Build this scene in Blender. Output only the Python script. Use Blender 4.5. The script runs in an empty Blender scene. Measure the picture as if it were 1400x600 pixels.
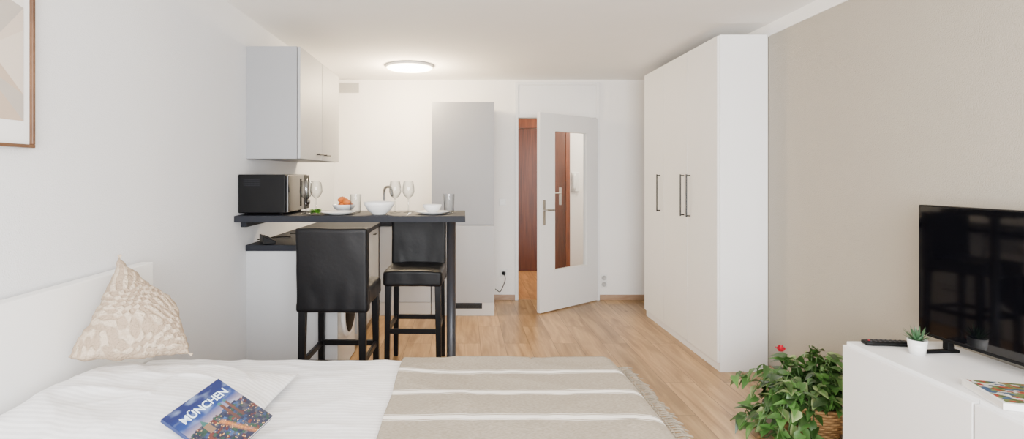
import bpy, bmesh, math, random
from mathutils import Vector, Matrix, noise
random.seed(7)
C = bpy.context.scene.collection
ORIG = {}

# ------------------------------------------------------------------ materials
def srgb(r, g, b):
    f = lambda c: (c/255/12.92) if c/255 <= .04045 else ((c/255+.055)/1.055)**2.4
    return (f(r), f(g), f(b), 1)

def mat(name, col, rough=.5, metal=0, bump=0, bscale=50, var=0, vscale=5, coat=0, stretch=None, emis=None, estr=0, sheen=0, spec=.5):
    m = bpy.data.materials.new(name); m.use_nodes = True
    nt = m.node_tree; N = nt.nodes; L = nt.links
    b = N['Principled BSDF']
    b.inputs['Base Color'].default_value = col
    b.inputs['Roughness'].default_value = rough
    b.inputs['Metallic'].default_value = metal
    b.inputs['Coat Weight'].default_value = coat
    b.inputs['Sheen Weight'].default_value = sheen
    b.inputs['Specular IOR Level'].default_value = spec
    tc = N.new('ShaderNodeTexCoord')
    mp = N.new('ShaderNodeMapping'); L.new(tc.outputs['Object'], mp.inputs[0])
    if stretch: mp.inputs['Scale'].default_value = stretch
    n1 = N.new('ShaderNodeTexNoise'); n1.inputs['Scale'].default_value = vscale; n1.inputs['Detail'].default_value = 4
    L.new(mp.outputs[0], n1.inputs[0])
    mx = N.new('ShaderNodeMix'); mx.data_type = 'RGBA'
    v = max(var, .02)
    mx.inputs[6].default_value = [c*(1-v) for c in col[:3]]+[1]
    mx.inputs[7].default_value = [min(1, c*(1+v)) for c in col[:3]]+[1]
    L.new(n1.outputs['Fac'], mx.inputs[0]); L.new(mx.outputs[2], b.inputs['Base Color'])
    if bump:
        n2 = N.new('ShaderNodeTexNoise'); n2.inputs['Scale'].default_value = bscale; n2.inputs['Detail'].default_value = 3
        L.new(mp.outputs[0], n2.inputs[0])
        bp = N.new('ShaderNodeBump'); bp.inputs['Strength'].default_value = bump; bp.inputs['Distance'].default_value = .01
        L.new(n2.outputs['Fac'], bp.inputs['Height']); L.new(bp.outputs[0], b.inputs['Normal'])
    if emis:
        b.inputs['Emission Color'].default_value = emis; b.inputs['Emission Strength'].default_value = estr
    return m

def attr_mat(name, rough=.5, bump=0, bscale=80, subs=0):
    m = mat(name, (1, 1, 1, 1), rough, bump=bump, bscale=bscale)
    nt = m.node_tree; b = nt.nodes['Principled BSDF']
    a = nt.nodes.new('ShaderNodeAttribute'); a.attribute_name = 'Col'
    nt.links.new(a.outputs['Color'], b.inputs['Base Color'])
    return m

def linen_mat(name, col, freq, axis='Y'):
    """cotton with woven satin stripes"""
    m = mat(name, col, .8, bump=.2, bscale=22)
    nt = m.node_tree; N = nt.nodes; L = nt.links; b = N['Principled BSDF']
    tc = N.new('ShaderNodeTexCoord'); sp = N.new('ShaderNodeSeparateXYZ'); L.new(tc.outputs['Object'], sp.inputs[0])
    a = N.new('ShaderNodeMath'); a.operation = 'MULTIPLY'; L.new(sp.outputs[axis], a.inputs[0]); a.inputs[1].default_value = freq
    s = N.new('ShaderNodeMath'); s.operation = 'SINE'; L.new(a.outputs[0], s.inputs[0])
    r = N.new('ShaderNodeMapRange'); L.new(s.outputs[0], r.inputs[0]); r.inputs[1].default_value = -.3; r.inputs[2].default_value = .3
    mx = N.new('ShaderNodeMix'); mx.data_type = 'RGBA'; L.new(r.outputs[0], mx.inputs[0])
    mx.inputs[6].default_value = [c*.86 for c in col[:3]]+[1]; mx.inputs[7].default_value = col
    L.new(mx.outputs[2], b.inputs['Base Color'])
    rr = N.new('ShaderNodeMapRange'); L.new(r.outputs[0], rr.inputs[0]); rr.inputs[3].default_value = .9; rr.inputs[4].default_value = .5
    L.new(rr.outputs[0], b.inputs['Roughness'])
    return m

def glass_mat(name, tint=(1, 1, 1, 1), edge_tint=(1, 1, 1, 1), base=.05, edge=.6, pw=3):
    m = bpy.data.materials.new(name); m.use_nodes = True
    nt = m.node_tree; N = nt.nodes; L = nt.links
    N.remove(N['Principled BSDF'])
    t = N.new('ShaderNodeBsdfTransparent')
    g = N.new('ShaderNodeBsdfGlossy'); g.inputs['Roughness'].default_value = .05
    lw = N.new('ShaderNodeLayerWeight'); lw.inputs['Blend'].default_value = .5
    p = N.new('ShaderNodeMath'); p.operation = 'POWER'; L.new(lw.outputs['Facing'], p.inputs[0]); p.inputs[1].default_value = pw
    c = N.new('ShaderNodeMix'); c.data_type = 'RGBA'; L.new(p.outputs[0], c.inputs[0]); c.inputs[6].default_value = tint; c.inputs[7].default_value = edge_tint
    L.new(c.outputs[2], t.inputs[0])
    q = N.new('ShaderNodeMath'); q.operation = 'MULTIPLY_ADD'; L.new(p.outputs[0], q.inputs[0]); q.inputs[1].default_value = edge; q.inputs[2].default_value = base
    mx = N.new('ShaderNodeMixShader')
    L.new(q.outputs[0], mx.inputs[0]); L.new(t.outputs[0], mx.inputs[1]); L.new(g.outputs[0], mx.inputs[2])
    L.new(mx.outputs[0], N['Material Output'].inputs[0])
    return m

def floor_mat(name='oak_laminate', tint=(1, 1, 1)):
    m = bpy.data.materials.new(name); m.use_nodes = True
    nt = m.node_tree; N = nt.nodes; L = nt.links; b = N['Principled BSDF']
    tc = N.new('ShaderNodeTexCoord')
    mp = N.new('ShaderNodeMapping'); mp.inputs['Rotation'].default_value = (0, 0, math.pi/2)
    L.new(tc.outputs['Object'], mp.inputs[0])
    br = N.new('ShaderNodeTexBrick')
    br.inputs['Scale'].default_value = 1; br.inputs['Brick Width'].default_value = 1.3
    br.inputs['Row Height'].default_value = .20; br.inputs['Mortar Size'].default_value = .0018
    br.inputs['Mortar Smooth'].default_value = .3; br.offset = .37
    br.inputs['Color1'].default_value = (0, 0, 0, 1); br.inputs['Color2'].default_value = (1, 1, 1, 1)
    br.inputs['Mortar'].default_value = (.5, .5, .5, 1)
    L.new(mp.outputs[0], br.inputs[0])
    sc = N.new('ShaderNodeVectorMath'); sc.operation = 'SCALE'; sc.inputs[3].default_value = 7
    L.new(br.outputs['Color'], sc.inputs[0])
    ad = N.new('ShaderNodeVectorMath'); L.new(mp.outputs[0], ad.inputs[0]); L.new(sc.outputs[0], ad.inputs[1])
    m2 = N.new('ShaderNodeMapping'); m2.inputs['Scale'].default_value = (.8, 12, 1); L.new(ad.outputs[0], m2.inputs[0])
    n = N.new('ShaderNodeTexNoise'); n.inputs['Scale'].default_value = 1.6; n.inputs['Detail'].default_value = 10; n.inputs['Roughness'].default_value = .62; n.inputs['Distortion'].default_value = .8
    L.new(m2.outputs[0], n.inputs[0])
    m3 = N.new('ShaderNodeMapping'); m3.inputs['Scale'].default_value = (1.1, 4, 1); L.new(ad.outputs[0], m3.inputs[0])
    n2 = N.new('ShaderNodeTexNoise'); n2.inputs['Scale'].default_value = 1.5; n2.inputs['Detail'].default_value = 4; n2.inputs['Distortion'].default_value = 1.4
    L.new(m3.outputs[0], n2.inputs[0])
    r1 = N.new('ShaderNodeValToRGB')
    r1.color_ramp.elements[0].position = .28; r1.color_ramp.elements[0].color = srgb(136, 104, 68)
    r1.color_ramp.elements[1].position = .72; r1.color_ramp.elements[1].color = srgb(196, 163, 118)
    e = r1.color_ramp.elements.new(.5); e.color = srgb(172, 138, 96)
    L.new(n.outputs['Fac'], r1.inputs[0])
    r2 = N.new('ShaderNodeValToRGB')
    r2.color_ramp.elements[0].position = .30; r2.color_ramp.elements[0].color = (.56, .52, .46, 1)
    r2.color_ramp.elements[1].position = .55; r2.color_ramp.elements[1].color = (1.04, 1.04, 1.03, 1)
    L.new(n2.outputs['Fac'], r2.inputs[0])
    mul = N.new('ShaderNodeMix'); mul.data_type = 'RGBA'; mul.blend_type = 'MULTIPLY'; mul.inputs[0].default_value = .75
    L.new(r1.outputs[0], mul.inputs[6]); L.new(r2.outputs[0], mul.inputs[7])
    r3 = N.new('ShaderNodeValToRGB')
    r3.color_ramp.elements[0].color = (.76*tint[0], .76*tint[1], .75*tint[2], 1); r3.color_ramp.elements[1].color = (1.14*tint[0], 1.14*tint[1], 1.13*tint[2], 1)
    L.new(br.outputs['Color'], r3.inputs[0])
    mu2 = N.new('ShaderNodeMix'); mu2.data_type = 'RGBA'; mu2.blend_type = 'MULTIPLY'; mu2.inputs[0].default_value = 1
    L.new(mul.outputs[2], mu2.inputs[6]); L.new(r3.outputs[0], mu2.inputs[7])
    vm = N.new('ShaderNodeMapping'); vm.inputs['Scale'].default_value = (.8, 1.6, 1); L.new(ad.outputs[0], vm.inputs[0])
    vo = N.new('ShaderNodeTexVoronoi'); vo.inputs['Scale'].default_value = 1.9; L.new(vm.outputs[0], vo.inputs[0])
    kr = N.new('ShaderNodeMapRange'); L.new(vo.outputs['Distance'], kr.inputs[0]); kr.inputs[1].default_value = .015; kr.inputs[2].default_value = .08; kr.inputs[3].default_value = .7; kr.inputs[4].default_value = 0
    kn = N.new('ShaderNodeMix'); kn.data_type = 'RGBA'; L.new(kr.outputs[0], kn.inputs[0]); L.new(mu2.outputs[2], kn.inputs[6]); kn.inputs[7].default_value = srgb(86, 60, 38)
    mu3 = N.new('ShaderNodeMix'); mu3.data_type = 'RGBA'; mu3.inputs[7].default_value = srgb(80, 60, 42)
    L.new(br.outputs['Fac'], mu3.inputs[0]); L.new(kn.outputs[2], mu3.inputs[6])
    L.new(mu3.outputs[2], b.inputs['Base Color'])
    b.inputs['Roughness'].default_value = .32
    bp = N.new('ShaderNodeBump'); bp.inputs['Strength'].default_value = .05; bp.inputs['Distance'].default_value = .01
    L.new(n.outputs['Fac'], bp.inputs['Height']); L.new(bp.outputs[0], b.inputs['Normal'])
    return m

def wood_mat(name, c0, c1, scale=(14, 14, 1), rough=.35):
    m = bpy.data.materials.new(name); m.use_nodes = True
    nt = m.node_tree; N = nt.nodes; L = nt.links; b = N['Principled BSDF']
    tc = N.new('ShaderNodeTexCoord'); mp = N.new('ShaderNodeMapping'); mp.inputs['Scale'].default_value = scale
    L.new(tc.outputs['Object'], mp.inputs[0])
    n = N.new('ShaderNodeTexNoise'); n.inputs['Scale'].default_value = 2; n.inputs['Detail'].default_value = 6; n.inputs['Distortion'].default_value = .8
    L.new(mp.outputs[0], n.inputs[0])
    r = N.new('ShaderNodeValToRGB'); r.color_ramp.elements[0].position = .3; r.color_ramp.elements[1].position = .7
    r.color_ramp.elements[0].color = c0; r.color_ramp.elements[1].color = c1
    L.new(n.outputs['Fac'], r.inputs[0]); L.new(r.outputs[0], b.inputs['Base Color'])
    b.inputs['Roughness'].default_value = rough
    return m

def throw_mat():
    m = bpy.data.materials.new('striped_weave'); m.use_nodes = True
    nt = m.node_tree; N = nt.nodes; L = nt.links; b = N['Principled BSDF']
    tc = N.new('ShaderNodeTexCoord'); sp = N.new('ShaderNodeSeparateXYZ'); L.new(tc.outputs['Object'], sp.inputs[0])
    def M(op, a, bb=None, c=None):
        n = N.new('ShaderNodeMath'); n.operation = op
        for i, x in enumerate((a, bb, c)):
            if x is None: continue
            if isinstance(x, (int, float)): n.inputs[i].default_value = x
            else: L.new(x, n.inputs[i])
        return n.outputs[0]
    nz = N.new('ShaderNodeTexNoise'); nz.inputs['Scale'].default_value = 3; L.new(tc.outputs['Object'], nz.inputs[0])
    yy = M('ADD', sp.outputs['Y'], M('MULTIPLY', nz.outputs['Fac'], .010))
    t = M('ABSOLUTE', M('SUBTRACT', M('FLOORED_MODULO', M('SUBTRACT', yy, 2.144-.1025-2.05), .205), .1025))
    def ss(e0, e1):
        n = N.new('ShaderNodeMapRange'); n.interpolation_type = 'SMOOTHSTEP'
        L.new(t, n.inputs[0]); n.inputs[1].default_value = e0; n.inputs[2].default_value = e1
        n.inputs[3].default_value = 1; n.inputs[4].default_value = 0; return n.outputs[0]
    mp = N.new('ShaderNodeMapping'); mp.inputs['Scale'].default_value = (90, 380, 90); L.new(tc.outputs['Object'], mp.inputs[0])
    n2 = N.new('ShaderNodeTexNoise'); n2.inputs['Scale'].default_value = 1; n2.inputs['Detail'].default_value = 3; L.new(mp.outputs[0], n2.inputs[0])
    white = ss(.0105, .0125)
    thin = M('SUBTRACT', ss(.0205, .022), ss(.0165, .018))
    f = M('MINIMUM', M('ADD', M('MULTIPLY', white, .97), M('MULTIPLY', thin, .7)), .97)
    r = N.new('ShaderNodeValToRGB'); r.color_ramp.elements[0].position = .3; r.color_ramp.elements[1].position = .72
    r.color_ramp.elements[0].color = srgb(140, 130, 115); r.color_ramp.elements[1].color = srgb(176, 166, 150)
    L.new(n2.outputs['Fac'], r.inputs[0])
    mx = N.new('ShaderNodeMix'); mx.data_type = 'RGBA'; L.new(f, mx.inputs[0]); L.new(r.outputs[0], mx.inputs[6]); mx.inputs[7].default_value = srgb(246, 242, 234)
    L.new(mx.outputs[2], b.inputs['Base Color']); b.inputs['Roughness'].default_value = .95
    bp = N.new('ShaderNodeBump'); bp.inputs['Strength'].default_value = .35; bp.inputs['Distance'].default_value = .003
    L.new(n2.outputs['Fac'], bp.inputs['Height']); L.new(bp.outputs[0], b.inputs['Normal'])
    return m

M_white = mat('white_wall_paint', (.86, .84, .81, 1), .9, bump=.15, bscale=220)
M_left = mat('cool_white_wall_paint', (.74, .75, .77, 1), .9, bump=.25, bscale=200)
M_ceil = mat('ceiling_paint', (.89, .875, .85, 1), .95)
M_greige = mat('greige_wall_paint', srgb(174, 167, 154), .9, bump=.35, bscale=160)
M_floor = floor_mat()
M_floorh = floor_mat('warm_oak_hall', (.98, .78, .62))
M_base = wood_mat('baseboard_wood', srgb(142, 112, 88), srgb(172, 144, 118), (3, 3, 20))
M_trim = mat('white_lacquer', (.76, .76, .76, 1), .4)
M_ward = mat('warm_white_laminate', (.85, .845, .825, 1), .45)
M_wards = mat('white_laminate_side', (.89, .89, .89, 1), .45)
M_grey = mat('light_grey_front', srgb(152, 153, 156), .5)
M_grey2 = mat('pale_grey_front', srgb(174, 174, 175), .5)
M_grey3 = mat('pale_grey_panel', srgb(188, 190, 193), .5)
M_plinth = mat('plinth_grey', srgb(205, 203, 200), .5)
M_dark = mat('anthracite_laminate', srgb(32, 34, 41), .6, var=.15, vscale=40, spec=.2)
M_cook = mat('dark_ceramic_glass', (.006, .006, .007, 1), .5, spec=.1)
M_black = mat('matte_black_metal', (.008, .008, .008, 1), .4, .3)
M_blackp = mat('black_plastic', (.004, .004, .0045, 1), .45, spec=.15)
M_leather = mat('black_leather', (.003, .003, .004, 1), .46, bump=.07, bscale=45, spec=.22)
M_blackwood = mat('black_stained_wood', (.005, .005, .006, 1), .4, spec=.2)
M_pole = mat('anthracite_steel', srgb(60, 62, 68), .35, .5)
M_chrome = mat('chrome', (.6, .6, .6, 1), .15, 1)
M_dchrome = mat('dark_chrome', (.22, .22, .22, 1), .22, 1)
M_steel = mat('brushed_steel', (.42, .40, .37, 1), .3, 1)
M_screen = mat('tv_screen', (.002, .002, .003, 1), .05)
M_glossblack = mat('black_glass', (.003, .003, .004, 1), .06)
M_glass = glass_mat('clear_glass', (.97, .98, .98, 1), (.9, .95, .95, 1), .04, .4)
M_drink = glass_mat('drinking_glass', (.92, .94, .95, 1), (.10, .12, .15, 1), .06, .3, 1.6)
M_porc = mat('white_porcelain', (.85, .85, .84, 1), .15)
M_linen = linen_mat('striped_cotton', (.90, .905, .92, 1), 300)
M_matt = mat('mattress_cloth', (.8, .8, .8, 1), .9)
M_bed = mat('bed_white', (.86, .86, .85, 1), .45)
M_cush = attr_mat('cream_tufted', .95, 1, 120)
M_cushp = mat('cream_yarn', srgb(190, 172, 150), .95)
M_throw = throw_mat()
M_fringe = mat('fringe_yarn', srgb(140, 130, 114), .95, var=.35, vscale=30)
M_oak = wood_mat('bronze_oak_frame', srgb(78, 50, 30), srgb(112, 78, 50), (8, 3, 3))
M_paper = mat('white_mat_paper', (.85, .85, .84, 1), .8)
M_art = attr_mat('poster_print', .5)
M_red = wood_mat('mahogany_veneer', srgb(84, 40, 22), srgb(132, 72, 42), (14, 14, 1))
M_red2 = wood_mat('mahogany_door', srgb(62, 30, 19), srgb(104, 54, 34), (22, 14, 1))
M_leaf = attr_mat('leaf_green', .4)
M_soil = mat('soil', (.03, .02, .012, 1), 1, bump=1, bscale=60)
M_straw = attr_mat('woven_straw', .85, .5, 120)
M_flower = mat('red_petal', (.5, .008, .03, 1), .5)
M_stem = mat('green_stem', (.07, .15, .04, 1), .5)
M_bread = mat('baked_crust', srgb(206, 110, 36), .5, bump=.6, bscale=60, var=.35, vscale=30)
M_plas = mat('white_plastic', (.76, .76, .74, 1), .35)
M_lamp = mat('lamp_diffuser', (1, .95, .85, 1), .5, emis=(1, .84, .62, 1), estr=16)
M_pages = mat('book_pages', (.8, .78, .73, 1), .8)
M_text = mat('title_ink', srgb(222, 238, 250), .4)
M_vent = mat('vent_white', (.7, .69, .67, 1), .5)
M_sock = mat('socket_recess', (.45, .45, .44, 1), .5)

# ------------------------------------------------------------------ geometry helpers
def finish(name, bm, m, parent=None, smooth=False, label=None, cat=None, kind=None, group=None, bevel=0, origin=None, mods=None):
    bmesh.ops.recalc_face_normals(bm, faces=bm.faces[:])
    if parent is not None:
        o = ORIG.get(parent.name, Vector((0, 0, 0)))
    elif origin is not None: o = Vector(origin)
    else:
        xs = [v.co.x for v in bm.verts]; ys = [v.co.y for v in bm.verts]; zs = [v.co.z for v in bm.verts]
        o = Vector(((min(xs)+max(xs))/2, (min(ys)+max(ys))/2, min(zs)))
    for v in bm.verts: v.co -= o
    me = bpy.data.meshes.new(name); bm.to_mesh(me); bm.free()
    ms = m if isinstance(m, list) else [m]
    for x in ms: me.materials.append(x)
    if smooth:
        for p in me.polygons: p.use_smooth = True
    ob = bpy.data.objects.new(name, me); C.objects.link(ob)
    if parent is not None:
        ob.parent = parent; ORIG[ob.name] = o
    else:
        ob.location = o; ORIG[ob.name] = o
    if bevel:
        b = ob.modifiers.new('bevel', 'BEVEL'); b.width = bevel; b.segments = 2; b.limit_method = 'ANGLE'
    if label: ob['label'] = label
    if cat: ob['category'] = cat
    if kind: ob['kind'] = kind
    if group: ob['group'] = group
    return ob

def thing(name, loc, label, cat, local=False, rotz=0, group=None, kind=None):
    e = bpy.data.objects.new(name, None); C.objects.link(e); e.location = loc; e.rotation_euler = (0, 0, rotz)
    e.empty_display_size = .1
    e['label'] = label; e['category'] = cat
    if group: e['group'] = group
    if kind: e['kind'] = kind
    ORIG[e.name] = Vector((0, 0, 0)) if local else Vector(loc)
    return e

def addbox(bm, x0, x1, y0, y1, z0, z1, M=None, mi=0):
    vs = [bm.verts.new((x, y, z)) for x in (x0, x1) for y in (y0, y1) for z in (z0, z1)]
    if M:
        for v in vs: v.co = M @ v.co
    for f in ((0, 1, 3, 2), (4, 6, 7, 5), (0, 4, 5, 1), (2, 3, 7, 6), (0, 2, 6, 4), (1, 5, 7, 3)):
        fc = bm.faces.new([vs[i] for i in f]); fc.material_index = mi
    return vs

def box(name, x0, x1, y0, y1, z0, z1, m, parent=None, bevel=.002, **k):
    bm = bmesh.new(); addbox(bm, x0, x1, y0, y1, z0, z1)
    return finish(name, bm, m, parent, bevel=bevel, **k)

def boxes(name, bl, m, parent=None, bevel=.002, **k):
    bm = bmesh.new()
    for b in bl: addbox(bm, *b)
    return finish(name, bm, m, parent, bevel=bevel, **k)

def addlathe(bm, prof, c=(0, 0, 0), seg=40, M=None, fn=None, mi=0):
    rings = []
    for r, z in prof:
        ring = []
        if r < 1e-6:
            ring = [bm.verts.new((c[0], c[1], c[2]+z))]
        else:
            for i in range(seg):
                a = 2*math.pi*i/seg; rr = r*(fn(a, z) if fn else 1)
                ring.append(bm.verts.new((c[0]+rr*math.cos(a), c[1]+rr*math.sin(a), c[2]+z)))
        rings.append(ring)
    for A, B in zip(rings, rings[1:]):
        for i in range(seg):
            j = (i+1) % seg
            if len(A) == 1 and len(B) == 1: continue
            if len(A) == 1: f = bm.faces.new((A[0], B[i], B[j]))
            elif len(B) == 1: f = bm.faces.new((A[i], A[j], B[0]))
            else: f = bm.faces.new((A[i], A[j], B[j], B[i]))
            f.material_index = mi
    if M:
        for r in rings:
            for v in r: v.co = M @ v.co

def lathe(name, prof, c, m, parent=None, seg=40, fn=None, M=None, **k):
    bm = bmesh.new(); addlathe(bm, prof, c, seg, M, fn)
    return finish(name, bm, m, parent, smooth=k.pop('smooth', True), **k)

def addtube(bm, pts, r, seg=10, cap=True):
    pts = [Vector(p) for p in pts]; rings = []
    rad = r if isinstance(r, (list, tuple)) else [r]*len(pts)
    up = Vector((0, 0, 1))
    t0 = (pts[1]-pts[0]).normalized()
    if abs(t0.dot(up)) > .9: up = Vector((1, 0, 0))
    n = (up - t0*up.dot(t0)).normalized()
    for i, p in enumerate(pts):
        t = (pts[min(i+1, len(pts)-1)]-pts[max(i-1, 0)]).normalized()
        n = (n - t*n.dot(t)).normalized(); b = t.cross(n)
        rings.append([bm.verts.new(p+rad[i]*(math.cos(2*math.pi*j/seg)*n+math.sin(2*math.pi*j/seg)*b)) for j in range(seg)])
    for A, B in zip(rings, rings[1:]):
        for i in range(seg):
            j = (i+1) % seg; bm.faces.new((A[i], A[j], B[j], B[i]))
    if cap:
        bm.faces.new(rings[0][::-1]); bm.faces.new(rings[-1])

def tube(name, pts, r, m, parent=None, seg=10, **k):
    bm = bmesh.new(); addtube(bm, pts, r, seg)
    return finish(name, bm, m, parent, smooth=True, **k)

def smoothpts(pts, n=8):
    P = [Vector(p) for p in pts]; P = [P[0]]+P+[P[-1]]; out = []
    for i in range(1, len(P)-2):
        for k in range(n):
            t = k/n; a, b, c, d = P[i-1], P[i], P[i+1], P[i+2]
            out.append(.5*((2*b)+(-a+c)*t+(2*a-5*b+4*c-d)*t*t+(-a+3*b-3*c+d)*t**3))
    out.append(P[-2]); return out

def softbox(name, c, h, r, m, parent=None, n=16, amp=.004, fr=9, shape=None, seed=0, **k):
    bm = bmesh.new(); bmesh.ops.create_cube(bm, size=2)
    bmesh.ops.subdivide_edges(bm, edges=bm.edges[:], cuts=n, use_grid_fill=True)
    c = Vector(c)
    for v in bm.verts:
        p = Vector((v.co.x*h[0], v.co.y*h[1], v.co.z*h[2]))
        q = Vector([max(-(h[i]-r), min(h[i]-r, p[i])) for i in range(3)])
        d = p-q
        if d.length > 1e-6: p = q+d.normalized()*r
        if shape: p = shape(p)
        nn = noise.noise_vector(Vector((p.x*fr+seed, p.y*fr, p.z*fr*.6)))
        v.co = c+p+nn*amp
    return finish(name, bm, m, parent, smooth=True, **k)

def colgrid(name, nx, ny, w, h, fn, m, parent, z=0, M=None):
    """flat printed sheet: colour per face computed in code"""
    bm = bmesh.new(); cl = bm.loops.layers.float_color.new('Col')
    V = [[bm.verts.new((w*i/nx, h*j/ny, z)) for i in range(nx+1)] for j in range(ny+1)]
    for j in range(ny):
        for i in range(nx):
            f = bm.faces.new((V[j][i], V[j][i+1], V[j+1][i+1], V[j+1][i]))
            c = fn((i+.5)/nx, (j+.5)/ny)
            for l in f.loops: l[cl] = c
    return finish(name, bm, m, parent)

S = dict(kind='structure')
LX, RX, BY, CH = -1.43, 2.13, 5.86, 2.43
RY = -1.6
# ------------------------------------------------------------------ room shell
box('floor', LX-.1, 2.6, RY-.1, 7.8, -.06, 0, M_floor, bevel=0, label='light oak laminate plank floor', cat='floor', **S)
box('floor_hall', .25, 2.45, BY+.02, 7.64, -.001, .003, M_floorh, bevel=0, label='orange-brown wood plank hallway floor', cat='floor', **S)
box('ceiling', LX-.1, 2.6, RY-.1, 7.8, CH, CH+.06, M_ceil, bevel=0, label='white painted ceiling', cat='ceiling', **S)
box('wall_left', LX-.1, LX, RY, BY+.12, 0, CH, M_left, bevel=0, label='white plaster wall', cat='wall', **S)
box('wall_right', RX, RX+.1, RY, BY, 0, CH, M_greige, bevel=0, label='greige painted plaster wall', cat='wall', **S)
DX0, DX1, DH = .60, 1.46, 2.03
boxes('wall_back', [(LX, DX0, BY, BY+.12, 0, CH), (DX1, RX+.1, BY, BY+.12, 0, CH), (DX0, DX1, BY, BY+.12, DH, CH)], M_white, bevel=0, label='white wall with a doorway', cat='wall', **S)
boxes('wall_rear', [(LX, RX, RY-.1, RY, 0, .5), (LX, RX, RY-.1, RY, 2.3, CH), (LX, -1.2, RY-.1, RY, .5, 2.3), (1.9, RX, RY-.1, RY, .5, 2.3)], M_white, bevel=0, label='white wall with a wide window opening', cat='wall', **S)
boxes('window_1', [(-1.2, -1.14, RY-.08, RY-.03, .5, 2.3), (1.84, 1.9, RY-.08, RY-.03, .5, 2.3), (.32, .38, RY-.08, RY-.03, .5, 2.3), (-1.14, 1.84, RY-.08, RY-.03, .5, .56), (-1.14, 1.84, RY-.08, RY-.03, 2.24, 2.3)], M_trim, label='wide white window frame', cat='window', **S)
box('trim_1', RX-.012, RX-.0005, RY, BY, 2.345, CH, M_ceil, bevel=.001, label='white strip along the top of the greige wall', cat='trim', **S)
box('wall_hall_left', .15, .25, BY+.12, 7.66, 0, CH, M_white, bevel=0, label='white hallway wall', cat='wall', **S)
box('wall_hall_right', 2.45, 2.55, BY+.12, 7.66, 0, CH, M_white, bevel=0, label='white hallway wall', cat='wall', **S)
box('wall_hall_end', .25, 2.45, 7.64, 7.74, 0, CH, M_white, bevel=0, label='white hallway end wall', cat='wall', **S)
box('baseboard_back', .335, .565, BY-.014, BY-.0005, 0, .06, M_base, label='wood-look baseboard', cat='baseboard', **S)
box('baseboard_back.001', 1.50, RX-.001, BY-.014, BY-.0005, 0, .06, M_base, label='wood-look baseboard', cat='baseboard', **S)
box('baseboard_right', RX-.015, RX-.0005, 2.4, 3.68, 0, .06, M_base, label='wood-look baseboard', cat='baseboard', **S)
box('baseboard_left', LX+.0005, LX+.015, 2.4, 3.46, 0, .06, M_base, label='wood-look baseboard', cat='baseboard', **S)
box('baseboard_hall', 1.55, 2.44, 7.625, 7.6395, .003, .06, M_base, label='wood-look baseboard', cat='baseboard', **S)
boxes('trim_2', [(.565, .60, BY-.02, BY+.13, 0, 2.40), (1.46, 1.495, BY-.02, BY+.13, 0, 2.40),
                 (.60, 1.46, BY-.02, BY+.13, DH-.02, DH+.02)], M_trim, label='white lacquered door frame', cat='door frame', **S)
boxes('trim_3', [(.60, 1.46, BY-.010, BY-.0005, DH+.02, 2.37), (.60, 1.46, BY-.02, BY-.0005, 2.37, 2.40)], M_trim, label='white panel above the doorway', cat='trim', **S)

# open interior door
ang = math.atan2(-.57, -.715)
door = thing('door_1', (1.455, 5.83, 0), 'white interior door with tall glass pane, standing open', 'door', local=True, rotz=ang, kind='structure')
Wd = .914
u0, u1 = Wd*(1-.80), Wd*(1-.225)
boxes('door_leaf', [(0, u0, -.02, .02, .012, 2.0), (u1, Wd, -.02, .02, .012, 2.0), (u0, u1, -.02, .02, .012, .405), (u0, u1, -.02, .02, 1.834, 2.0)], M_trim, door, bevel=.0015)
bd = .012
boxes('glazing_bead', [(u0, u0+bd, -.024, .024, .405, 1.834), (u1-bd, u1, -.024, .024, .405, 1.834), (u0+bd, u1-bd, -.024, .024, .405, .405+bd), (u0+bd, u1-bd, -.024, .024, 1.834-bd, 1.834)], M_plas, door)
box('glass_pane', u0+bd, u1-bd, -.003, .003, .417, 1.822, M_glass, door, bevel=0)
for sgn in (1, -1):
    hb = bmesh.new()
    ys = sorted((sgn*.02, sgn*.026)); addbox(hb, Wd-.075, Wd-.04, ys[0], ys[1], .88, 1.13)
    addtube(hb, [(Wd-.057, sgn*.025, 1.03), (Wd-.057, sgn*.06, 1.03)], .009)
    addtube(hb, smoothpts([(Wd-.057, sgn*.06, 1.03), (Wd-.09, sgn*.063, 1.03), (Wd-.17, sgn*.06, 1.028)], 4), .009)
    addtube(hb, [(Wd-.057, sgn*.024, .94), (Wd-.057, sgn*.03, .94)], .008)
    finish('door_handle', hb, M_steel, door, label='brushed steel lever handle on a long plate')
for z in (.25, 1.75):
    tube('hinge', [(-.006, .0, z), (-.006, .0, z+.09)], .008, M_steel, door)

# entrance door in the hall
ed = thing('door_2', (1.04, 7.60, 0), 'dark red-brown wood veneer entrance door with wood frame', 'door', kind='structure')
boxes('door_frame', [(.42, .60, 7.59, 7.638, .004, 2.2), (1.46, 1.52, 7.59, 7.638, .004, 2.2), (.60, 1.46, 7.59, 7.638, 2.05, 2.2)], M_red, ed)
box('door_leaf', .60, 1.46, 7.605, 7.638, .005, 2.045, M_red2, ed, bevel=.003)
hb = bmesh.new(); addbox(hb, 1.365, 1.40, 7.598, 7.606, .95, 1.20)
addtube(hb, [(1.383, 7.6, 1.12), (1.383, 7.56, 1.12)], .010); addtube(hb, [(1.383, 7.56, 1.12), (1.26, 7.555, 1.12)], .010)
finish('door_handle', hb, M_steel, ed)
ic = thing('intercom', (1.6, 7.6395, 1.13), 'white wall intercom with handset in the hallway', 'intercom')
box('intercom_body', 1.55, 1.66, 7.61, 7.6395, 1.14, 1.42, M_plas, ic, bevel=.006)
softbox('handset', (1.585, 7.595, 1.28), (.022, .016, .115), .012, M_plas, ic, n=5, amp=0)
tube('cord', smoothpts([(1.585, 7.6, 1.165), (1.60, 7.61, 1.10), (1.63, 7.615, 1.08), (1.64, 7.62, 1.14)], 5), .003, M_plas, ic)

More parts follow.
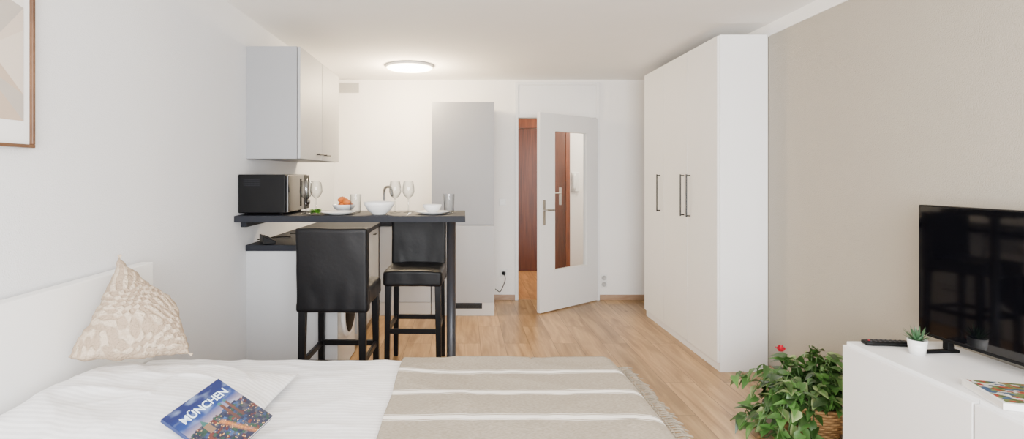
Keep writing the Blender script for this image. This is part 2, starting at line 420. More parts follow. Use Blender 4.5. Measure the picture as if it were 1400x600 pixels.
# switches / sockets
def wallplate(name, x, z, label, cat, w=.08, h=.08, socket=True, n=1):
    t = thing(name, (x, BY-.001, z-h*n/2), label, cat)
    box('plate', x-w/2, x+w/2, BY-.012, BY-.0005, z-h*n/2, z+h*n/2, M_plas, t, bevel=.004)
    for i in range(n):
        zc = z-h*n/2+h*(i+.5)
        if socket:
            Mx = Matrix.Translation((x, BY-.012, zc)) @ Matrix.Rotation(math.pi/2, 4, 'X')
            lathe('socket_insert', [(.026, 0), (.026, .003), (.0215, .003), (.0205, .001), (0, .001)], (0, 0, 0), M_sock, t, M=Mx, seg=24)
        else:
            box('rocker', x-w*.36, x+w*.36, BY-.017, BY-.012, zc-h*.36, zc+h*.36, M_plas, t, bevel=.002)
    return t
wallplate('light_switch', .428, 1.08, 'white square light switch beside the doorway', 'switch', socket=False)
ws = wallplate('wall_socket', .440, .30, 'white wall socket with a black plug and cable', 'socket')
wallplate('wall_socket', 1.545, .21, 'white double wall socket above the baseboard', 'socket', n=2, h=.07, w=.07)
softbox('plug', (.44, BY-.033, .30), (.016, .017, .016), .008, M_blackp, ws, n=4, amp=0, label='black plug')
tube('cable', smoothpts([(.44, BY-.05, .30), (.455, BY-.06, .24), (.43, BY-.05, .16), (.40, BY-.04, .1), (.37, BY-.035, .11), (.345, BY-.03, .13)], 6), .004, M_blackp, ws, seg=8, label='thin black cable')
vg = bmesh.new(); addbox(vg, -1.37, -1.155, BY-.008, BY-.0005, 2.284, 2.396)
for i in range(8): addbox(vg, -1.36, -1.165, BY-.014, BY-.008, 2.292+i*.0125, 2.297+i*.0125)
finish('vent_grille', vg, mat('vent_slats', (.45, .44, .42, 1), .5), label='white slotted ventilation grille high on the wall', cat='vent')

# ceiling lamp
cl = thing('ceiling_lamp', (-.52, 5.1, CH-.028), 'round flush ceiling lamp, lit warm white', 'lamp')
lathe('lamp_rim', [(.0, .0275), (.215, .0275), (.228, .022), (.228, .008), (.224, .003), (.218, .005)], (-.52, 5.1, CH-.028), M_trim, cl, seg=64)
lathe('diffuser', [(.2185, .006), (.212, -.002), (.15, -.007), (0, -.010)], (-.52, 5.1, CH-.028), M_lamp, cl, seg=64)

# ------------------------------------------------------------------ wardrobe
wr = thing('wardrobe', (1.95, 4.46, 0), 'tall white three-door wardrobe with black bar handles', 'wardrobe')
box('body', 1.792, 2.125, 3.71, 5.21, 0, 2.36, M_wards, wr, bevel=.002)
for i, (a, b_) in enumerate(((4.71, 5.21), (4.21, 4.71), (3.71, 4.21))):
    d = box('door', 1.772, 1.790, a+.003, b_-.003, .065, 2.352, M_ward, wr, bevel=.0015)
    y = (4.79, 4.27, 4.155)[i]
    hb = bmesh.new(); addtube(hb, [(1.742, y, 1.05), (1.742, y, 1.385)], .006, 8)
    for z in (1.06, 1.375): addtube(hb, [(1.742, y, z), (1.772, y, z)], .005, 8)
    finish('handle', hb, M_black, d, label='matte black bar handle')

# ------------------------------------------------------------------ kitchen
uc = thing('wall_cabinet', (-1.25, 4.03, 1.486), 'light grey kitchen wall cabinet with two doors', 'cabinet')
box('body', LX+.001, -1.097, 3.49, 4.57, 1.486, 2.226, M_grey, uc)
for a, b_, y in ((3.49, 4.03, 3.93), (4.03, 4.57, 4.13)):
    d = box('door', -1.094, -1.075, a+.004, b_-.004, 1.488, 2.224, M_grey2, uc)
    hb = bmesh.new(); addtube(hb, [(-1.052, y-.06, 1.53), (-1.052, y+.06, 1.53)], .006, 8)
    for yy in (y-.045, y+.045): addtube(hb, [(-1.052, yy, 1.53), (-1.075, yy, 1.53)], .005, 8)
    finish('handle', hb, M_black, d, label='black bar handle')

bx = thing('base_cabinet', (-1.13, 3.50, 0), 'grey end panel cabinet beneath the worktop', 'cabinet')
box('side_panel', LX+.001, -.83, 3.49, 3.515, 0, .88, M_grey3, bx)
wm = thing('washing_machine', (-1.13, 3.83, 0), 'white front-loading washing machine built under the worktop', 'washing machine')
box('body', -1.40, -.845, 3.53, 4.12, .01, .85, M_plas, wm, bevel=.008)
box('control_panel', -.845, -.835, 3.53, 4.12, .73, .85, M_grey2, wm)
Mx = Matrix.Translation((-.845, 3.85, .42)) @ Matrix.Rotation(math.pi/2, 4, 'Y')
lathe('door_ring', [(.16, 0), (.20, 0), (.203, .012), (.192, .026), (.172, .026), (.16, .012)], (0, 0, 0), M_wards, wm, M=Mx)
lathe('door_glass', [(.172, .024), (.13, .036), (.06, .040), (0, .041)], (0, 0, 0), M_cook, wm, M=Mx)
lathe('knob', [(.028, 0), (.026, .02), (0, .022)], (0, 0, 0), M_chrome, wm, M=Matrix.Translation((-.835, 3.83, .79)) @ Matrix.Rotation(math.pi/2, 4, 'Y'))

def basecab(x0, x1, y0, y1, front, label, drawers):
    t = thing('base_cabinet', ((x0+x1)/2, (y0+y1)/2, 0), label, 'cabinet')
    if front == 'x':
        box('body', x0, x1-.022, y0, y1, .13, .88, M_grey2, t); box('plinth', x0, x1-.06, y0, y1, 0, .13, M_plinth, t)
    else:
        box('body', x0, x1, y0+.022, y1, .13, .88, M_grey2, t); box('plinth', x0, x1, y0+.014, y1, 0, .13, M_plinth, t)
    zs = [.135, .38, .63, .875] if drawers else [.135, .875]
    for a, b_ in zip(zs, zs[1:]):
        if front == 'x':
            d = box('drawer' if drawers else 'door', x1-.019, x1, y0+.003, y1-.003, a+.003, b_-.003, M_grey3, t)
            yc = (y0+y1)/2; z = b_-.04
            hb = bmesh.new(); addtube(hb, [(x1+.022, yc-.055, z), (x1+.022, yc+.055, z)], .005, 8)
            for yy in (yc-.045, yc+.045): addtube(hb, [(x1+.022, yy, z), (x1, yy, z)], .004, 8)
        else:
            d = box('drawer' if drawers else 'door', x0+.002, x1-.002, y0, y0+.019, a+.002, b_-.002, M_grey3, t)
            xc = (x0+x1)/2; z = b_-.04
            hb = bmesh.new(); addtube(hb, [(xc-.055, y0-.022, z), (xc+.055, y0-.022, z)], .005, 8)
            for xx in (xc-.045, xc+.045): addtube(hb, [(xx, y0-.022, z), (xx, y0, z)], .004, 8)
        finish('handle', hb, M_black, d, label='black bar handle')
basecab(LX+.002, -.83, 4.14, 4.64, 'x', 'pale grey drawer base cabinet under the worktop', True)
basecab(LX+.002, -.83, 4.645, 5.18, 'x', 'pale grey base cabinet with one door', False)
basecab(-.825, -.322, 5.19, BY-.002, 'y', 'pale grey base cabinet beside the tall unit', False)
bm = bmesh.new()
pts = [(LX+.001, 3.475), (-.81, 3.475), (-.81, 5.17), (-.32, 5.17), (-.32, BY-.001), (LX+.001, BY-.001)]
lo = [bm.verts.new((x, y, .881)) for x, y in pts]; hi = [bm.verts.new((x, y, .92)) for x, y in pts]
bm.faces.new(lo[::-1]); bm.faces.new(hi)
for i in range(6):
    j = (i+1) % 6; bm.faces.new((lo[i], lo[j], hi[j], hi[i]))
finish('worktop', bm, M_dark, bevel=.002, label='dark anthracite L-shaped kitchen worktop', cat='worktop')
ck = thing('cooktop', (-1.1, 4.4, .92), 'black glass cooktop set on the worktop', 'cooktop')
box('glass_plate', -1.36, -.88, 4.15, 4.65, .9205, .927, M_cook, ck)
for x, y, r in ((-1.24, 4.28, .085), (-1.0, 4.28, .07), (-1.24, 4.52, .07), (-1.0, 4.52, .085)):
    lathe('burner_ring', [(r-.003, 0), (r-.003, .0006), (r, .0006), (r, 0)], (x, y, .9268), M_pole, ck)
sk = thing('sink', (-.80, 5.55, .92), 'stainless steel kitchen sink in the worktop', 'sink')
boxes('rim', [(-1.05, -.55, 5.32, 5.36, .9202, .924), (-1.05, -.55, 5.72, 5.76, .9202, .924), (-1.05, -1.01, 5.36, 5.72, .9202, .924), (-.59, -.55, 5.36, 5.72, .9202, .924)], M_steel, sk)
box('basin', -1.01, -.59, 5.36, 5.72, .9202, .922, M_steel, sk)
fa = thing('faucet', (-.86, 5.74, .92), 'chrome kitchen faucet with curved spout', 'faucet')
lathe('base', [(0, 0), (.028, 0), (.028, .01), (.022, .02), (.022, .09), (0, .095)], (-.86, 5.74, .9245), M_dchrome, fa)
tube('spout', smoothpts([(-.86, 5.74, 1.0), (-.86, 5.74, 1.19), (-.84, 5.73, 1.245), (-.79, 5.71, 1.245), (-.77, 5.70, 1.18), (-.77, 5.70, 1.15)], 6), .014, M_dchrome, fa)
tube('lever', [(-.86, 5.73, .99), (-.80, 5.70, 1.04)], .007, M_dchrome, fa)

tc = thing('tall_cabinet', (-.01, 5.5, 0), 'tall light grey built-in fridge cabinet with two doors', 'cabinet')
box('body', -.315, .30, 5.212, BY-.002, .13, 2.095, M_grey, tc)
box('upper_door', -.313, .298, 5.19, 5.21, .892, 2.093, M_grey, tc)
box('lower_door', -.313, .298, 5.19, 5.21, .133, .884, M_grey2, tc)
box('plinth', -.315, .30, 5.205, BY-.01, 0, .13, M_plinth, tc)
vb = bmesh.new(); addbox(vb, -.085, .18, 5.199, 5.205, .07, .125)
for i in range(5): addbox(vb, -.08, .175, 5.195, 5.199, .074+i*.01, .079+i*.01)
finish('vent', vb, M_black, tc, label='black slotted vent')

# bar counter
bc = thing('bar_counter', (-.7, 3.55, 0), 'dark anthracite breakfast bar top on a round metal leg', 'bar counter')
box('top', LX+.001, .01, 3.30, 3.80, 1.085, 1.125, M_dark, bc, bevel=.002)
lathe('leg', [(0, 0), (.045, 0), (.045, .008), (.03, .01), (.03, 1.07), (.05, 1.072), (.05, 1.0845), (0, 1.0845)], (-.083, 3.5, 0), M_pole, bc)
box('wall_bracket', LX+.001, LX+.04, 3.4, 3.74, 1.045, 1.0845, M_dark, bc)

# ------------------------------------------------------------------ bar chairs
def bar_chair(loc, rz, label, seed):
    t = thing('bar_chair', loc, label, 'chair', local=True, rotz=rz, group='bar chairs at the breakfast bar')
    def sh(p):
        q = p.copy()
        q.y += -.008*(p.z/.24) - .006*math.cos(p.x/.21*1.5)
        if p.z < -.2: q.x *= 1.012
        q.y += .002*math.sin(p.x*60+4*noise.noise(Vector((p.x*6, p.z*5, seed))))*max(0, -p.z/.24)
        return q
    softbox('backrest', (0, -.18, .835), (.205, .038, .242), .013, M_leather, t, n=34, amp=.0035, fr=10, shape=sh, seed=seed)
    def ss(p):
        q = p.copy()
        if p.z > 0: q.z += .010*(1-(p.x/.22)**2)
        return q
    softbox('seat', (0, .03, .665), (.205, .20, .052), .020, M_leather, t, n=22, amp=.004, fr=11, shape=ss, seed=seed+3)
    for sx in (-1, 1):
        for sy, yy in ((-1, -.185), (1, .185)):
            bm = bmesh.new()
            vs = addbox(bm, -.021, .021, -.021, .021, 0, .63)
            for v in vs:
                if v.co.z < .1:
                    v.co.x *= .8; v.co.y *= .8; v.co.x += sx*.008; v.co.y += sy*.012
                v.co += Vector((sx*.172, yy, 0))
            finish('leg', bm, M_blackwood, t, bevel=.003)
    for s in (-1, 1):
        box('stretcher', -.17, .17, s*.19-.01, s*.19+.01, .283, .317, M_blackwood, t)
        box('stretcher', s*.176-.009, s*.176+.009, -.18, .18, .283, .317, M_blackwood, t)
    return t
bar_chair((-.747, 3.235, 0), -.03, 'black leather bar chair seen from behind, pulled to the bar', 1)
bar_chair((-.345, 3.86, 0), math.pi-.03, 'black leather bar chair on the kitchen side of the bar', 9)

# ------------------------------------------------------------------ on the bar
BZ = 1.1255
mw = thing('microwave', (-1.27, 3.60, BZ), 'black microwave oven on the bar against the wall', 'microwave')
box('body', -1.427, -1.128, 3.355, 3.83, BZ+.012, 1.383, M_blackp, mw, bevel=.006)
for x in (-1.39, -1.17):
    for y in (3.40, 3.78): lathe('foot', [(0, 0), (.012, 0), (.012, .013), (0, .013)], (x, y, BZ), M_blackp, mw, seg=12)
vb = bmesh.new()
for i in range(12):
    for j in range(4): addbox(vb, -1.39+i*.009, -1.386+i*.009, 3.3535, 3.3555, 1.31+j*.012, 1.317+j*.012)
finish('vent_slots', vb, M_dark, mw)
box('door', -1.1275, -1.112, 3.36, 3.70, BZ+.016, 1.379, M_glossblack, mw, bevel=.003)
box('control_panel', -1.1275, -1.112, 3.703, 3.825, BZ+.016, 1.379, M_blackp, mw, bevel=.003)
tube('handle', [(-1.092, 3.69, BZ+.04), (-1.092, 3.69, 1.355)], .006, M_dchrome, mw)
lathe('knob', [(.02, 0), (.018, .018), (0, .019)], (0, 0, 0), M_dchrome, mw, M=Matrix.Translation((-1.112, 3.77, 1.19)) @ Matrix.Rotation(math.pi/2, 4, 'Y'), seg=24)

def copies(root, locs, labels=None):
    for i, l in enumerate(locs):
        r = root.copy(); C.objects.link(r); r.location = l
        if labels: r['label'] = labels[i]
        for ch in root.children:
            c2 = ch.copy(); C.objects.link(c2); c2.parent = r
wg_prof = [(0, .001), (.036, 0), (.036, .0015), (.01, .004), (.004, .012), (.0035, .085), (.006, .095), (.028, .112), (.041, .14), (.039, .175), (.031, .212)]
w1 = lathe('wine_glass', wg_prof, (-1.03, 3.47, BZ), M_drink, seg=36, label='clear long-stemmed wine glass beside the microwave', cat='glass', group='wine glasses on the bar')
copies(w1, [(-1.0, 3.6, BZ), (-.46, 3.56, BZ), (-.375, 3.60, BZ)], ['clear long-stemmed wine glass beside the microwave', 'clear long-stemmed wine glass next to the large bowl', 'clear long-stemmed wine glass next to the large bowl'])
tg = [(0, .002), (.03, 0), (.033, .005), (.038, .125)]
t1 = lathe('drinking_glass', tg, (-.725, 3.56, BZ), M_drink, seg=32, label='clear tumbler beside the plate', cat='glass', group='tumblers on the bar')
copies(t1, [(-.10, 3.6, BZ)], ['clear tumbler near the end of the bar'])
pp = [(0, 0), (.06, 0), (.065, .003), (.11, .016), (.112, .018), (.108, .018), (.062, .007), (0, .006)]
p1 = lathe('plate', pp, (-.81, 3.43, BZ), M_porc, label='round white porcelain dinner plate on the bar', cat='plate', group='plates on the bar')
copies(p1, [(-.205, 3.46, BZ)])
def bowlprof(R, H): return [(0, 0), (R*.42, 0), (R*.45, .006), (R*.75, H*.35), (R*.95, H*.75), (R, H), (R*.965, H), (R*.9, H*.75), (R*.7, H*.38), (R*.4, H*.14), (0, H*.12)]
lathe('bowl', bowlprof(.10, .082), (-.545, 3.42, BZ), M_porc, label='large white porcelain bowl on the bar', cat='bowl')
lathe('bowl', bowlprof(.062, .055), (-.205, 3.46, BZ+.0065), M_porc, label='small white bowl resting on a plate', cat='bowl')
lathe('bowl', bowlprof(.08, .05), (-.83, 3.68, BZ), M_porc, label='white bowl filled with pastries', cat='bowl')
for i, (x, y, z, a) in enumerate(((-.855, 3.66, .045, .3), (-.81, 3.70, .048, 1.4), (-.83, 3.66, .082, 2.2), (-.80, 3.66, .07, 4))):
    pts = []; rr = []
    for k in range(13):
        s = (k/12-.5)*2; th = s*1.2
        pts.append((x+.035*math.cos(a+th)-.02*math.cos(a), y+.035*math.sin(a+th)-.02*math.sin(a), BZ+z)); rr.append(.004+.019*(1-abs(s)**1.6)*(1+.12*math.cos(k*math.pi)))
    tube('croissant', pts, rr, M_bread, seg=14, label='small golden-brown croissant in the bowl', cat='croissant', group='croissants in the bowl')
def leafmesh(bm, cl, base, d, up, L, W, col, droop=.3, spiky=False, col2=None):
    d = d.normalized(); s = d.cross(up)
    if s.length < 1e-3: s = Vector((1, 0, 0))
    s.normalize(); n = s.cross(d)
    ts = [0, .12, .35, .65, 1]; ws = [.12, .8, 1, .62, .02]
    if spiky: ws = [.7, .9, .8, .5, .02]
    rows = []
    for t, w in zip(ts, ws):
        c = base+d*(L*t)-n*(droop*L*t*t)
        e = W*w*.5; lift = e*.35
        back = d*(-.08*L if (t == .12 and not spiky) else 0)
        rows.append([bm.verts.new(c-s*e+n*lift+back), bm.verts.new(c), bm.verts.new(c+s*e+n*lift+back)])
    for A, B in zip(rows, rows[1:]):
        for i in range(2):
            f = bm.faces.new((A[i], A[i+1], B[i+1], B[i])); f.smooth = True
            for l in f.loops:
                l[cl] = col2 if (col2 and l.vert in (A[0], B[0], A[2], B[2])) else col
bm = bmesh.new(); cl_ = bm.loops.layers.float_color.new('Col')
for i in range(40):
    a = random.uniform(0, 6.28); r = random.uniform(0, .022)
    d = Vector((math.cos(a), math.sin(a), random.uniform(.2, 1.1)))
    g = random.uniform(.6, 1.2)
    leafmesh(bm, cl_, Vector((-.945+r*math.cos(a), 3.385+r*math.sin(a), BZ+.012+random.uniform(0, .02))), d, Vector((0, 0, 1)), .034, .024, (.10*g, .30*g, .02*g, 1), .6)
finish('herb_bunch', bm, M_leaf, label='small bunch of fresh green herbs on the bar', cat='herbs')
cb = bmesh.new(); addbox(cb, -.36, -.352, 3.34, 3.50, BZ, BZ+.002); addbox(cb, -.366, -.346, 3.50, 3.54, BZ, BZ+.003)
finish('fork', cb, M_chrome, label='steel fork lying beside the plate', cat='cutlery', bevel=.0008)

# power strip on worktop
ps = thing('power_strip', (-1.33, 3.60, .9205), 'black tabletop power socket block with cable', 'power strip', local=True, rotz=.5)
bm = bmesh.new()
vs = addbox(bm, -.04, .04, -.09, .09, 0, .055)
for v in vs:
    if v.co.x > 0 and v.co.z > .03: v.co.z = .02
finish('body', bm, M_blackp, ps, bevel=.004)
for y in (-.05, 0, .05):
    Mx = Matrix.Translation((.0, y, .0385)) @ Matrix.Rotation(math.atan2(.035, .08), 4, 'Y')
    lathe('socket', [(.021, 0), (.021, .003), (.018, .003), (.018, .001), (0, .001)], (0, 0, 0), M_pole, ps, M=Mx, seg=20)
tube('cable', smoothpts([(-.02, .09, .02), (-.05, .14, .006), (.02, .2, .006), (.09, .26, .006), (.2, .24, .006)], 6), .004, M_blackp, ps, seg=8)

# ------------------------------------------------------------------ bed
bd_ = thing('bed', (-.36, 1.62, 0), 'white double bed with panel headboard against the wall', 'bed')
box('headboard', LX+.012, -1.365, .86, 2.335, .02, .998, M_bed, bd_, bevel=.004)
boxes('bed_frame', [(-1.37, .60, .9, .93, .18, .34), (-1.37, .60, 2.28, 2.31, .18, .34), (.57, .60, .93, 2.28, .18, .34), (-1.37, .57, .93, 2.28, .18, .22)], M_bed, bd_)
for x in (-1.25, .54):
    for y in (.96, 2.25): box('leg', x-.03, x+.03, y-.03, y+.03, 0, .18, M_bed, bd_)
softbox('mattress', (-.38, 1.61, .385), (.98, .68, .125), .05, M_matt, bd_, n=12, amp=0)
# duvet
bm = bmesh.new()
nx, ny = 220, 160
x0, x1, y0, y1 = -1.355, .655, .85, 2.345
def crease(x, y, k=0):
    n_ = noise.noise(Vector((x*2.2+k, y*3.2, k)))
    return (1-min(1, abs(n_)*4))**1.5
def sheet_z(x, y):
    z = .572+.006*noise.noise(Vector((x*3, y*3, 0)))+.002*noise.noise(Vector((x*8, y*6, 4)))+.003*crease(x, y, 3)
    if x < -.25:
        k = min(1, (-.25-x)/.1)
        z += .0035*crease(x*1.7+y*.8, y*1.5-x*.5, 11)*k+.0015*crease(x*3.2-y*1.5, y*2.5+x, 31)*k
    return z
def drop(d, r=.05):
    if d >= r: return 0
    t = (r-d)/r; return r*(1-math.sqrt(max(0, 1-t*t)))
rows = []
for j in range(ny+1):
    row = []
    for i in range(nx+1):
        u = i/nx; v = j/ny
        x = x0+(x1-x0)*u; y = y0+(y1-y0)*v
        d = min(x1-x, y1-y, y-y0)
        row.append(bm.verts.new((x, y, sheet_z(x, y)-drop(d, .045))))
    rows.append(row)
for j in range(ny):
    for i in range(nx): bm.faces.new((rows[j][i], rows[j][i+1], rows[j+1][i+1], rows[j+1][i]))
def skirt(line, outv):
    prev = line
    for k in range(1, 8):
        cur = []
        for v in prev:
            w = .006*math.sin(v.co.x*17+v.co.y*21)*k/7
            cur.append(bm.verts.new(v.co+Vector((0, 0, -.035))+outv*w))
        for a in range(len(prev)-1): bm.faces.new((prev[a], prev[a+1], cur[a+1], cur[a]))
        prev = cur
skirt([rows[ny][i] for i in range(nx+1)], Vector((0, 1, 0)))
skirt([rows[0][i] for i in range(nx+1)], Vector((0, -1, 0)))
skirt([rows[j][nx] for j in range(ny+1)], Vector((1, 0, 0)))
duvet = finish('duvet', bm, M_linen, smooth=True, label='white cotton duvet spread over the bed', cat='duvet')

def pillow(name, cx, cy, z0, hx, hy, T, m, label, seed=0, calm=None):
    bm = bmesh.new(); n = 100; top = []; bot = []
    for j in range(n+1):
        tr = []; br_ = []
        for i in range(n+1):
            u = i/n*2-1; v = j/n*2-1
            pu = 2.2 if u > 0 else 9
            k = max(0, -u); Te = T+.035*(k*k*(3-2*k))
            t = (max(0, 1-abs(u)**pu)*max(0, 1-abs(v)**3.2))**.75
            pin = 1-.06*(1-abs(v)**2)*abs(u)**2; pin2 = 1-.06*(1-abs(u)**2)*abs(v)**2
            x = u*hx*pin; y = v*hy*pin2
            q = 1
            if calm and u > .1 and v < .35: q = .3
            w = .010*noise.noise(Vector((x*5+seed, y*5, 0)))*q+.005*noise.noise(Vector((x*14+y*6, y*9+seed, 2)))*q
            w += .008*crease(x*1.6+y, y*1.3-x*.6, seed+7)*q+.003*crease(x*3+y*2, y*3-x*2, seed+19)*q
            zt = z0+.014+Te*t+w*min(1, t*3)
            zb = z0+.014-.010*min(1, t*4)
            vt = bm.verts.new((cx+x, cy+y, zt)); tr.append(vt)
            br_.append(vt if (i in (0, n) or j in (0, n)) else bm.verts.new((cx+x, cy+y, zb)))
        top.append(tr); bot.append(br_)
    for j in range(n):
        for i in range(n):
            bm.faces.new((top[j][i], top[j][i+1], top[j+1][i+1], top[j+1][i]))
            q = [bot[j][i], bot[j+1][i], bot[j+1][i+1], bot[j][i+1]]
            try: bm.faces.new(q)
            except ValueError: pass
    return finish(name, bm, m, smooth=True, label=label, cat='pillow')
pillow('pillow', -1.0, 1.65, .586, .355, .43, .100, M_linen, 'large white cotton pillow at the head of the bed', calm=True)
pillow('pillow', -1.0, 1.03, .586, .355, .17, .09, M_linen, 'white cotton pillow at the head of the bed', seed=5)

# decorative cushion
A = Vector((-1.298, 2.005, 1.068)); D = Vector((-1.328, 1.775, .765)); Cc = Vector((-1.010, 1.955, .722)); Bc = Vector((-1.110, 2.045, .895))
nrm = (Cc-D).cross(A-D).normalized()
if nrm.y > 0: nrm = -nrm
e1 = (Cc-D).normalized(); e2 = nrm.cross(e1)
bm = bmesh.new(); cl_ = bm.loops.layers.float_color.new('Col'); n = 160; T_ = []; B_ = []; vc = {}
for j in range(n+1):
    a = []; b2 = []
    for i in range(n+1):
        u = i/n; v = j/n
        uu = 2*u-1; vv = 2*v-1
        eu = .03 if uu > 0 else -.07
        ev = .07 if vv < 0 else -.09
        pu = .5+.5*uu*(1+eu*(1-vv*vv)); pv = .5+.5*vv*(1+ev*(1-uu*uu))
        p = D*(1-pu)*(1-pv)+Cc*pu*(1-pv)+Bc*pu*pv+A*(1-pu)*pv
        m_ = max(abs(uu), abs(vv))
        nv = noise.noise_vector(p*22)*.009+noise.noise_vector(p*55)*.004
        p = p+(e1*nv.x+e2*nv.y)*m_**4
        t = ((1-uu**2)*(1-vv**2))**.5
        e = 1-m_
        w = .012*noise.noise(p*9)+.010*(abs(noise.noise(p*14))-.3)
        # irregular tufted fields: broken diamonds and loops
        wu = u*5+1.1*noise.noise(p*8); wv = v*5+1.1*noise.noise(p*8+Vector((5, 2, 1)))
        rid = math.sin((wu+wv)*2*math.pi*.9)*math.sin((wu-wv)*2*math.pi*.9)*1.4+1.0*noise.noise(p*40)
        on = max(0, min(1, (rid+.15)*1.8))
        rib = .006*on*(1+.6*noise.noise(p*120))
        sag = .022*math.exp(-((vv+.35)/.5)**2)*(1-uu*uu)
        vt = bm.verts.new(p+nrm*(.085*t+sag*t+(w+rib)*min(1, e*6)))
        vc[vt] = on*min(1, e*12)
        a.append(vt); b2.append(vt if (i in (0, n) or j in (0, n)) else bm.verts.new(p-nrm*(.045*t)))
    T_.append(a); B_.append(b2)
ca_, cb_ = srgb(166, 146, 124), srgb(196, 178, 156)
for j in range(n):
    for i in range(n):
        f = bm.faces.new((T_[j][i], T_[j][i+1], T_[j+1][i+1], T_[j+1][i]))
        for l in f.loops:
            k = vc[l.vert]; l[cl_] = tuple(ca_[q]*(1-k)+cb_[q]*k for q in range(4))
        try:
            f = bm.faces.new([B_[j][i], B_[j+1][i], B_[j+1][i+1], B_[j][i+1]])
            for l in f.loops: l[cl_] = ca_
        except ValueError: pass
cu = thing('cushion', tuple(D), 'beige square cushion with a raised tufted textured weave', 'cushion')
finish('cover', bm, M_cush, cu, smooth=True)
for c0, dr in ((A, Vector((-.1, 0, 1))), (Cc, Vector((1, 0, -.3)))):
    tb = bmesh.new()
    for k in range(9):
        d = (dr+Vector([random.uniform(-.5, .5) for _ in range(3)])).normalized()
        addtube(tb, [c0-dr*.004, c0+d*.008, c0+d*.012], .002, 5)
    finish('tassel', tb, M_cushp, cu, smooth=True)

# throw blanket
th = thing('throw_blanket', (0, 0, 0), 'beige woven throw with white stripes and fringe', 'blanket')
bm = bmesh.new(); rows = []
tx0 = -.262; X1 = .665
nx, ny = 140, 150; ty0, ty1 = .84, 2.352
arc = .06
for j in range(ny+1):
    y = ty0+(ty1-ty0)*j/ny; row = []
    far = max(0, (y-2.05)/.3)
    total = (X1-tx0)+.045
    for i in range(nx+1):
        s = total*i/nx
        edge = .004*noise.noise(Vector((y*6, 0, 0)))
        flat = X1-tx0-arc
        if s < flat: x = tx0+s+edge; z = 0
        else:
            a = min((s-flat)/arc, math.pi/2*.9); x = tx0+flat+arc*math.sin(a); z = -arc*(1-math.cos(a))
        x -= .012*far*far*(x > .3)
        z0 = sheet_z(min(x, .65), y)+.011+.005*noise.noise(Vector((x*4, y*4, 8)))+.002*noise.noise(Vector((x*16, y*2, 1)))+.003*crease(x*1.2, y*.8+x*.4, 21)
        zz = z0+z-drop(ty1-y, .05)-drop(y-ty0, .05)
        row.append(bm.verts.new((x, y, zz)))
    rows.append(row)
for j in range(ny):
    for i in range(nx): bm.faces.new((rows[j][i], rows[j][i+1], rows[j+1][i+1], rows[j+1][i]))
prev = rows[-1]
for k in range(1, 6):
    cur = [bm.verts.new(v.co+Vector((0, .002, -.04))) for v in prev]
    for a in range(len(prev)-1): bm.faces.new((prev[a], prev[a+1], cur[a+1], cur[a]))
    prev = cur
endline = [rows[j][-1].co.copy() for j in range(ny+1)]
ORIG[th.name] = Vector((0, 0, 0))
f = finish('cloth', bm, M_throw, th, smooth=True)
sd = f.modifiers.new('s', 'SOLIDIFY'); sd.thickness = .005; sd.offset = 1
bm = bmesh.new()
NT = 100
for k in range(NT):
    j = (k+.5)/NT*ny; c0 = endline[int(j)].lerp(endline[min(ny, int(j)+1)], j-int(j))
    kx = random.uniform(.018, .024); dy = random.uniform(-.003, .003)
    knot = c0+Vector((kx, dy, .004))
    addtube(bm, [c0+Vector((-.005, -.004, .006)), knot], [.0024, .002], 5); addtube(bm, [c0+Vector((-.005, .004, .006)), knot], [.0024, .002], 5)
    addtube(bm, [knot+Vector((-.005, 0, .001)), knot, knot+Vector((.005, 0, -.001))], [.002, .0058, .003], 6)
    for q in range(4):
        o = Vector((random.uniform(.040, .062), random.uniform(-.010, .010), -random.uniform(.0, .03)))
        addtube(bm, [knot, knot+Vector((o.x*.5, o.y*.4, .004)), knot+o], [.0022, .0026, .0013], 5)
finish('fringe', bm, M_fringe, th, smooth=True)

# book on the pillow
T = Vector((-.766, 1.65, .738)); L_ = Vector((-.826, 1.448, .707)); R_ = Vector((-.588, 1.60, .641))
ex = (T-L_).normalized(); ey = (T-R_); ey = (ey-ex*ey.dot(ex)).normalized(); ez = ex.cross(ey)
bw, bh = .214, .212
org = T-ex*bw-ey*bh
bk = thing('book', tuple(org), 'travel guide about Munich with a city photo cover', 'book', local=True)
bk.matrix_world = Matrix(((ex.x, ey.x, ez.x, org.x), (ex.y, ey.y, ez.y, org.y), (ex.z, ey.z, ez.z, org.z), (0, 0, 0, 1)))
box('pages', .002, bw-.002, .002, bh-.002, .0008, .0105, M_pages, bk, bevel=0)
random.seed(3)
def nz(u, v, s, k=0): return noise.noise(Vector((u*s+k, v*s, k*.7)))
def lerp(a, b, t):
    t = max(0, min(1, t)); return tuple(a[i]*(1-t)+b[i]*t for i in range(3))+(1,)
cells = {}
def cell(u, v, a, b, s): return cells.setdefault((int(u*a), int(v*b), s), random.random())
